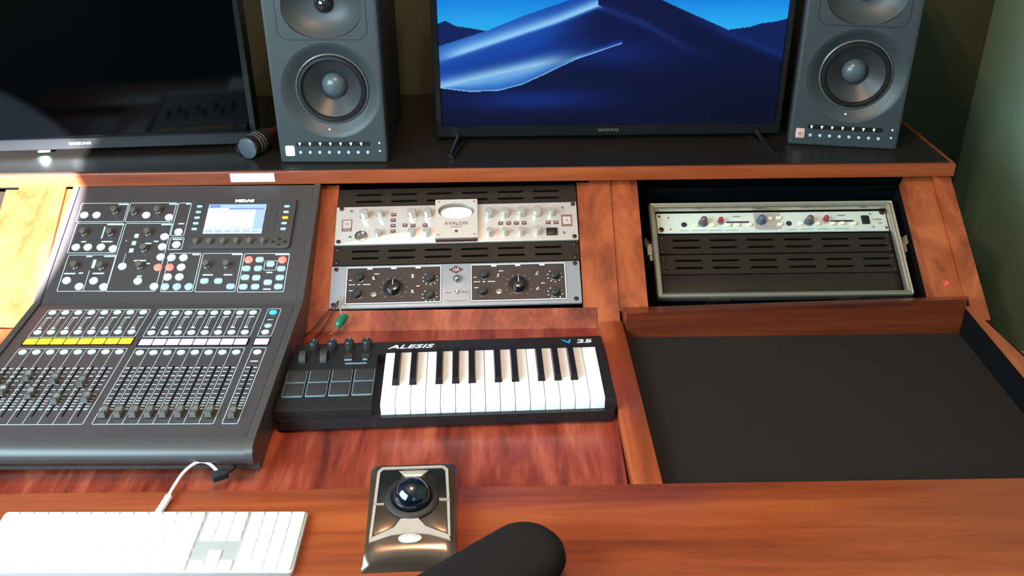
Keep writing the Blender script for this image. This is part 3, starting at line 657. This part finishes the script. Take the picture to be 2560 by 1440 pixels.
b = MB(); b.M = Matrix.Rotation(radians(28), 4, 'Z'); b.rbox(-.011, .013, -.0075, .0075, .0005, .011, .003, .002); b.build('plug', RUB, uc)
MB().tube([(.010, .005, .006), (.018, .014, .006), (.020, .03, .006), (.018, .06, .004)], .003, 8).build('cord', RUB, uc)

# ------------------------------------------------------------ trackball
tb = thing('trackball', 'glossy black and bronze trackball with a dark blue ball, beside the white keyboard', 'trackball', (-.135, 1.07, 0), (0, 0, .03))
b = mb()
rows = [(-92, 6, 62, 7), (-88, 12, 62.5, 6), (-72, 19, 61, 2), (-62, 23.5, 60, 0), (20, 34, 60.5, 0), (70, 41, 61, 0), (78, 40, 60, 0), (84, 30, 58, 0), (86, 4, 58, 0)]
rings = []
for y, z, w, cv in rows:
    ring = []
    for k in range(17):
        t_ = -1 + 2 * k / 16; x = w * t_
        e = max(0, abs(t_) - .82) / .18
        zz = z - 4 * e ** 2 + (1.5 if cv else 0) * (1 - t_ * t_); ring.append((x, y + cv * (1 - t_ * t_) * 1.1, zz))
    ring = [(-w - 2, y + 0, 0.5), (-w - 1.5, y, z * .5)] + ring + [(w + 1.5, y, z * .5), (w + 2, y, 0.5)]
    rings.append(b.loop(ring))
for p, q in zip(rings, rings[1:]): b.bridge(p, q, False)
b.F(*rings[-1]); b.F(*rings[0][::-1])
b.build('body', BRNZ, tb, ang=40)
TP = MM @ Matrix.Translation((0, 4, 32.3)) @ Matrix.Rotation(radians(7.5), 4, 'X')
# top plates (buttons) in the tilted plane, silver outline and bridge
b = MB(); b.M = TP
for q in ([(-55, -60), (-51.5, -60), (-49, 0), (-47, 58), (-42, 64), (42, 64), (42, 68), (-45, 68), (-51, 60), (-53, 0)], [(42, 64), (46, 60), (49, 0), (51, -60), (54, -60), (52.5, 0), (50, 61), (43, 68)]):
    b.prism(q, -1, 1.9, 0)
b.prism([(-55, -66), (-44, -62), (-26, -55), (0, -51.5), (26, -55), (44, -61), (54, -66), (52, -57), (20, -41), (10, -27), (-14, -27), (-22, -41), (-53, -58)], -1, 1.9, 0)
b.prism([(-20, 60), (22, 60), (12, 49), (-10, 49)][::-1], -1, 1.8, .5)
b.box(-53, -38, -1.2, 1.2, -1, 1.9); b.box(38, 53, 3, 5.4, -1, 1.9); b.build('silver_frame', TBS, tb)
for q in ([(-51, 2), (-36, 2), (-33, 22), (-20, 40), (-14, 63), (-46, 63), (-51, 55)], [(51, 7), (36, 7), (33, 24), (20, 40), (14, 63), (46, 63), (50, 55)],
          [(-51, -2), (-36, -2), (-28, -18), (-17, -28), (-24, -40), (-50, -53)], [(50, 2), (36, 2), (28, -18), (15, -28), (22, -40), (49, -52)]):
    b = MB(); b.M = TP; ar = sum(q[i][0] * q[(i + 1) % len(q)][1] - q[(i + 1) % len(q)][0] * q[i][1] for i in range(len(q)))
    b.prism(q if ar > 0 else q[::-1], -1.5, 1.0, .6); b.build('button', BRNZ if q[0][1] < 3 and q[1][1] <= 2 and q[3][1] < 0 else TBB, tb)
b = MB(); b.M = TP; b.lathe([(38, -1), (38, 2.5), (35.5, 4.5), (30, 5.2), (27.5, 3), (27, -1)], (0, 10, 0), n=48, cap=False); b.build('scroll_ring', RUB, tb)
b = MB(); b.M = TP; b.lathe([(.6 if k in (0, 24) else 27.2 * sin(pi * k / 24), 27.2 * cos(pi * (24 - k) / 24) + 4) for k in range(25)], (0, 10, 0), n=40); b.build('ball', BALL, tb)
b = MB(); b.M = MM @ Matrix.Translation((0, -56, 25.4)) @ Matrix.Rotation(radians(12), 4, 'X'); b.lathe([(7.5, -1), (7.5, 1), (6.8, 1.5), (1, 1.5)], n=32, ex=2.1); b.build('badge', SLV, tb)
b = mb(); b.rbox(12, 40, 80, 94, .5, 22, 6, 3); b.build('rear_socket', RUB, tb)

# ------------------------------------------------------------ office chair: only its armrest reaches into view
oc = thing('office_chair', 'black office chair whose rounded fabric armrest reaches over the desk front edge', 'chair', (-.30, .62, ZF))
b = MB(); axd = Vector((.785, .62)); nrm = Vector((-.62, .785)); c0 = Vector((.018, .954)); rw = .0545
rings = []
for inset, z in ((.016, .030), (.004, .036), (0, .046), (.002, .057), (.009, .066), (.020, .070), (.034, .0715)):
    r = rw - inset; pts = []
    for k in range(17):
        t_ = radians(90 - 180 * k / 16); p = c0 + axd * (r * cos(t_)) + nrm * (r * sin(t_)); pts.append(p)
    e = c0 - axd * .25
    for k in range(17):
        t_ = radians(-90 - 180 * k / 16); p = e + axd * (r * cos(t_)) + nrm * (r * sin(t_)); pts.append(p)
    rings.append(b.loop([(p.x + .30, p.y - .62, z - ZF) for p in pts]))
for p, q in zip(rings, rings[1:]): b.bridge(p, q)
b.F(*rings[0][::-1]); b.F(*rings[-1]); b.build('armrest', FAB, oc, ang=60)
H0 = -ZF
MB().tube([(.17, .18, H0 + .032), (.17, .17, H0 - .1), (.16, .12, H0 - .28), (.05, .05, H0 - .33)], .018, 12).build('arm_post', BODY, oc)
b = MB(); b.rbox(-.26, .22, -.26, .2, .40, .47, .08, .02); b.build('seat', FAB, oc)
MB().lathe([(.03, .08), (.03, .25), (.02, .25), (.02, .40)], n=20).build('gas_lift', BODY, oc)
for k in range(5):
    t_ = 2 * pi * k / 5 + .2; b = MB(); b.tube([(0, 0, .1), (.15 * cos(t_), .15 * sin(t_), .085), (.29 * cos(t_), .29 * sin(t_), .065)], .018, 10)
    o = b.build('base_leg', BODY, oc); b = MB(); b.lathe([(.026, -.018), (.028, 0), (.026, .018)], (.29 * cos(t_), .29 * sin(t_), .028), 'x', 16); b.build('castor', RUB, o)
b = MB(); b.M = Matrix.Translation((-.03, -.3, .5)) @ Matrix.Rotation(radians(80), 4, 'X'); b.rbox(-.22, .22, 0, .5, -.02, .03, .1, .02); b.build('backrest', FAB, oc)

# ------------------------------------------------------------ loudspeakers
def speaker(label, loc, yaw, badge):
    t = thing('studio_monitor', label, 'loudspeaker', loc, (0, 0, yaw), 'studio monitors on the shelf')
    # baffle built in XY then stood up: x right, y up, z out of the baffle
    SB = Matrix(((1, 0, 0, 0), (0, 0, -1, 0), (0, 1, 0, 0), (0, 0, 0, 1))) @ MM
    b = MB(); b.M = SB
    b.plate_hole(6, 212, 46, 249, 116, 150, 97, 97, 2, 0, 1, 64); b.plate_hole(6, 212, 249, 352, 113, 312, 76, 58, 2.1, 0, 1, 64)
    b.F(*b.loop([(6, 4, 0), (212, 4, 0), (212, 46, 0), (6, 46, 0)]))
    b.sweep(0, 218, 0, 358, [(0, -25), (0, -5), (1.5, -1.2), (6, 0)], 4)
    # woofer dish and tweeter horn
    b.lathe([(97, -.8), (94, -1.5), (86, -6), (78, -13), (71, -17)], (116, 150, 0), n=64, cap=False)
    rr_ = []
    for k in range(7):
        s_ = 1 - k / 6 * .78; rr_.append(b.loop([(113 + 76 * s_ * math.copysign(abs(cos(a)) ** (.95 + .05), cos(a)), 312 + (58 * s_ + (0 if k < 6 else 3)) * sin(a), -1 - 30 * (1 - (1 - k / 6) ** 2.2)) for a in [2 * pi * i / 48 for i in range(48)]]))
    for p, q in zip(rr_, rr_[1:]): b.bridge(p, q)
    ba = b.build('baffle', SPK, t, ang=30)
    b = MB(); b.M = SB; b.sweep(25, 197, 252, 375, [(0, .05), (.0, .7), (.9, .7), (.9, .05)], 22, 8); b.build('tweeter_outline', SPKB, ba)
    # clip the outline: the cabinet is a separate box behind the baffle
    b = MB(); b.M = SB; b.sweep(.5, 217.5, .5, 357.5, [(0, -262), (0, -24.5)], 5); b.F(*b.loop([(x, y, -262) for x, y in rr(.5, 217.5, .5, 357.5, 5)])[::-1]); b.build('cabinet', SPKB, t)
    b = MB(); b.M = SB; b.lathe([(71.5, -18), (71.5, -13.5), (69.5, -12.5), (68, -14)], (116, 150, 0), n=64, cap=False); b.build('trim_ring', RIM, t)
    b = MB(); b.M = SB; b.lathe([(69, -14), (66, -9.5), (61, -9), (57.5, -13), (57, -16)], (116, 150, 0), n=64, cap=False); b.build('surround', SURR, t)
    b = MB(); b.M = SB; b.lathe([(57.2, -15), (48, -22), (36, -32), (26, -41), (22, -44)], (116, 150, 0), n=64, cap=False); w = b.build('woofer_cone', CONE, t)
    b = MB(); b.M = SB; b.lathe([(25, -42), (23.5, -35), (18, -28), (10, -24), (2, -23)], (116, 150, 0), n=40); b.build('dust_cap', DOME, w)
    b = MB(); b.M = SB; b.lathe([(19, -31.5), (18, -27), (13, -20), (7, -16), (1, -15)], (113, 314, 0), n=32); b.build('tweeter_dome', TBB, t)
    b = MB(); b.M = SB; b.rbox(35, 185, 37, 46, 0, 1.2, 4.4); o = b.build('button_strip', SURR, t)
    for k in range(7):
        x = 43 + 20.6 * k; b = MB(); b.M = SB; b.prism([(x - 2.6, 44.5), (x - .8, 38.5), (x + .8, 38.5), (x + 2.6, 44.5)], 1.2, 2); b.build('strip_mark', LITE, o)
    for k in range(8):
        x = 43 + 19.4 * k; b = MB(); b.M = SB; b.lathe([(3.4, 0), (3.2, 1.4), (2, 2), (.5, 2)], (x, 23, 0), n=14); b.build('push_button', BTND, t)
    for x, y in ((203, 43), (203, 26), (106, 72)):
        b = MB(); b.M = SB; b.lathe([(2, 0), (1.8, .8), (.5, 1)], (x, y, 0), n=12); b.build('small_light', LITE, t)
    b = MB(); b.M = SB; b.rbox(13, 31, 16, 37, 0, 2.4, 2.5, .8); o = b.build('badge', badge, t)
    tx = text('JBL', .006, MRK, o, 0, 0, 0, sx=.9); tx.data.transform(Matrix(((1, 0, 0, 0), (0, 0, -1, 0), (0, 1, 0, 0), (0, 0, 0, 1))) @ Matrix.Translation((.022, .0265, .0026)))
    b = MB(); b.M = SB
    for x in (25, 193):
        for y in (-20, -230): b.M = Matrix.Identity(4); b.cyl(x * .001, -y * .001, -.0, .0025, .008, n=12)
    b.build('rubber_feet', RUB, t)
    return t
s1 = speaker('dark grey studio monitor between the two televisions', (-.4537, 1.917, .1885), -.027, LOGOL)
s2 = speaker('dark grey studio monitor at the right end of the shelf', (.5923, 1.985, .1885), -.1842, STKP)

# ------------------------------------------------------------ televisions
def interp(x, pts):
    if x <= pts[0][0]: return pts[0][1]
    for (a, c), (d, e) in zip(pts, pts[1:]):
        if x <= d: return c + (e - c) * (x - a) / (d - a)
    return pts[-1][1]
def ssm(a, b, x):
    t = max(0, min(1, (x - a) / (b - a))); return t * t * (3 - 2 * t)
def lerp(a, b, t): return tuple(p + (q - p) * t for p, q in zip(a, b))
def dune(X, Y):
    """a generic blue night-time sand dune picture; X 0..2300, Y 0 (top of what shows) .. 880 downwards"""
    crest = interp(X, [(0, 305), (330, 200), (600, 92), (880, 0), (1000, -45), (1440, -10), (1600, 65), (1930, 212), (2330, 375)])
    sky = lerp((0, 110, 220), (40, 175, 245), ssm(-150, 220, Y))
    mtl = interp(X, [(0, 150), (50, 130), (120, 168), (240, 188), (330, 205)]); mtr = interp(X, [(1930, 214), (2080, 195), (2150, 172), (2250, 160), (2400, 120)])
    if Y < crest:
        if (X < 330 and Y > mtl) or (X > 1930 and Y > mtr): return (8, 32, 92)
        return sky
    edge = interp(X, [(0, 600), (200, 628), (400, 622), (560, 580), (700, 515), (820, 455), (940, 400), (1100, 345), (1230, 300)] ) if X < 1230 else 0
    ridge = interp(X, [(0, 400), (400, 270), (800, 140), (1060, 38), (1240, 20), (1400, -20)])
    g = lambda d, w: math.exp(-(d / w) ** 2)
    def dark(X, Y):
        c = (4, 17, 66)
        c = lerp(c, (2, 7, 32), ssm(250, 850, Y) * .6 + .25 * ssm(1200, 2200, X))
        c = lerp(c, (10, 46, 136), .8 * g(Y - 690, 75) * g(X - 620, 480)); c = lerp(c, (8, 40, 118), .7 * g(Y - 370, 90) * g(X - 1150, 330))
        c = lerp(c, (26, 60, 140), .55 * g(Y - interp(X, [(1050, 40), (1400, 180), (1650, 330), (1950, 450)]), 26) * ssm(2000, 1300, X) * ssm(1030, 1100, X))
        return lerp(c, (20, 56, 140), .6 * g(Y - interp(X, [(1440, 5), (1930, 232), (2330, 395)]), 34) * ssm(1500, 2000, X))
    if X < 1420 and Y < (edge if X < 1230 else interp(X, [(1230, 300), (1420, 296)])) and (X < 1060 or Y > 38 + (X - 1060) * .55):
        c = (16, 70, 168)
        c = lerp(c, (62, 126, 214), .8 * ssm(1100, 100, X) * g(Y - (crest + ridge) / 2, 70))
        c = lerp(c, (150, 212, 255), .95 * g(Y - ridge, 16 if Y > ridge else 46) * ssm(0, 250, X + 80))
        mid = ridge * .45 + edge * .55; c = lerp(c, (8, 52, 142), .8 * g(Y - mid + 20, 52) * ssm(0, 350, X))
        st = interp(X, [(0, 598), (380, 510), (780, 425), (1000, 375), (1230, 300)])
        c = lerp(c, (166, 218, 250), .9 * g(Y - st, 55 if Y < st else 12) * ssm(1200, 700, X))
        if Y > st: c = lerp((120, 182, 236), (40, 104, 196), ssm(st, edge, Y))
        c = lerp(c, dark(X, Y), ssm(620, 1150, X) * ssm(ridge, ridge + 50, Y) * ssm(edge, edge - 45, Y) if X < 1230 else 1)
        return lerp(c, (150, 205, 250), g(Y - edge, 7)) if X < 1230 else c
    c = dark(X, Y)
    return c
def tv(label, loc, yaw, lit, fd=.10):
    t = thing('television', label, 'television', loc, (0, 0, yaw), 'televisions on the shelf')
    SB = Matrix(((1, 0, 0, 0), (0, 0, -1, 0), (0, 1, 0, 0), (0, 0, 0, 1))) @ MM      # x right, y up, z towards the viewer; origin mid-bottom
    b = MB(); b.M = SB
    b.sweep(-363, 363, 10, 437, [(0, -8), (0, 4), (1.5, 6), (12, 6), (12, 1)], 4); b.box(-352, 352, 12, 33.5, -2, 5.5); b.build('bezel', TVB, t)
    b = MB(); b.M = SB; b.rbox(-362, 362, 11, 436, -48, -7, 8); b.build('rear_housing', TVB, t)
    if lit:
        NX, NY = 520, 290; me = bpy.data.meshes.new('screen'); vs = []; fs = []; cols = []
        for j in range(NY + 1):
            for i in range(NX + 1):
                vs.append(((-350 + 700 * i / NX) * .001, -.0012, (33 + 392 * j / NY) * .001))
                Y = 880 - (392 * j / NY) / 262 * 880; c = dune(2320 * i / NX, Y); cols.extend(srgb(*c))
        for j in range(NY):
            for i in range(NX): a = j * (NX + 1) + i; fs.append((a, a + 1, a + NX + 2, a + NX + 1))
        me.from_pydata(vs, [], fs); ca = me.color_attributes.new('pixels', 'FLOAT_COLOR', 'POINT'); ca.data.foreach_set('color', cols)
        m = bpy.data.materials.new('lit_tv_screen'); m.use_nodes = True; nt = m.node_tree; p = nt.nodes['Principled BSDF']
        at = nt.nodes.new('ShaderNodeVertexColor'); at.layer_name = 'pixels'; nt.links.new(at.outputs['Color'], p.inputs['Emission Color']); p.inputs['Emission Strength'].default_value = 1.0
        p.inputs['Base Color'].default_value = (.004, .004, .006, 1); p.inputs['Roughness'].default_value = .35; p.inputs['Specular IOR Level'].default_value = .04
        me.materials.append(m); o = bpy.data.objects.new('screen', me); COL.objects.link(o); o.parent = t
        tag(o, 'screen showing blue sand dunes at dusk')
    else:
        b = MB(); b.M = SB; b.box(-351, 351, 33, 426, -1, 1.2); tag(b.build('screen', TVS, t), 'blank dark screen')
    tx = text('SAMSUNG', .0078, CAPM if lit else LOGOL, t, 0, 0, 0, sx=1.25, bold=.0002); tx.data.transform(Matrix(((1, 0, 0, 0), (0, 0, -1, 0), (0, 1, 0, 0), (0, 0, 0, 1))) @ Matrix.Translation((0, .0225, .0058)))  # the blank TV's logo glows to imitate reflected glare
    for s_ in (-1, 1):
        b = MB(); x = s_ * .31
        b.tube([(x, .02, .02), (x + s_ * .012, -.4 * fd, .006), (x + s_ * .02, -fd, .0048)], .0045, 8); b.tube([(x, .02, .02), (x + s_ * .012, .08, .006), (x + s_ * .02, .13, .0048)], .0045, 8)
        b.prism([(x - .008 + s_ * .02, -fd), (x + .008 + s_ * .02, -fd), (x + .01, .0), (x - .01, .0)], .0002, .006, .001); b.build('foot', TVB, t)
    return t
tv1 = tv('lit flat television showing a blue dune picture, between the speakers', (.2195, 2.026, .1885), 0, True)
tv2 = tv('switched-off flat television at the left end of the shelf', (-.878, 1.985, .1885), .055, False, .03)
b = MB(); b.box(-.012, .012, -.004, .001, .0075, .0095); b.build('glare_strip', LITE, tv2); tv2.children[-1].location = (-.075, -.006, .0)  # pale strip added under the bezel to go with the shelf glare
sl_ = light('shelf_glare_spot', 'SPOT', (0, 0, 0), (0, 0, -1), .9, (.55, 1, .95), spot_size=radians(110), spot_blend=.8, shadow_soft_size=.004); sl_.parent = tv2; sl_.location = (-.075, -.0125, .0115); sl_.rotation_euler = (radians(-28), 0, 0)  # added spot that makes the glare patch on the shelf

# ------------------------------------------------------------ microphone lying on the shelf
mc = thing('microphone', 'small dark microphone with a pale grille end lying beside the left speaker', 'microphone', (-.523, 1.945, .2105), (0, 0, radians(-24)))
MB().lathe([(.0215, -.001), (.0215, .004), (.018, .0055), (.001, .006)], (0, 0, 0), 'y', 32).build('grille', DOME, mc)
MB().lathe([(.0222, -.055), (.0222, -.001)], (0, 0, 0), 'y', 32).build('body', BODY, mc)
for k in (-.018, -.026, -.034): MB().lathe([(.0222, k - .0015), (.0229, k), (.0222, k + .0015)], (0, 0, 0), 'y', 32, cap=False).build('ring', CAPM, mc)
MB().lathe([(.009, -.11), (.011, -.1), (.012, -.085), (.0222, -.055)], (0, 0, 0), 'y', 24).build('handle', SHDH, mc)
MB().tube([(0, .10, 0), (.0, .13, -.010), (-.012, .17, -.017), (-.05, .2, -.0182)], .003, 8).build('cable', RUB, mc)
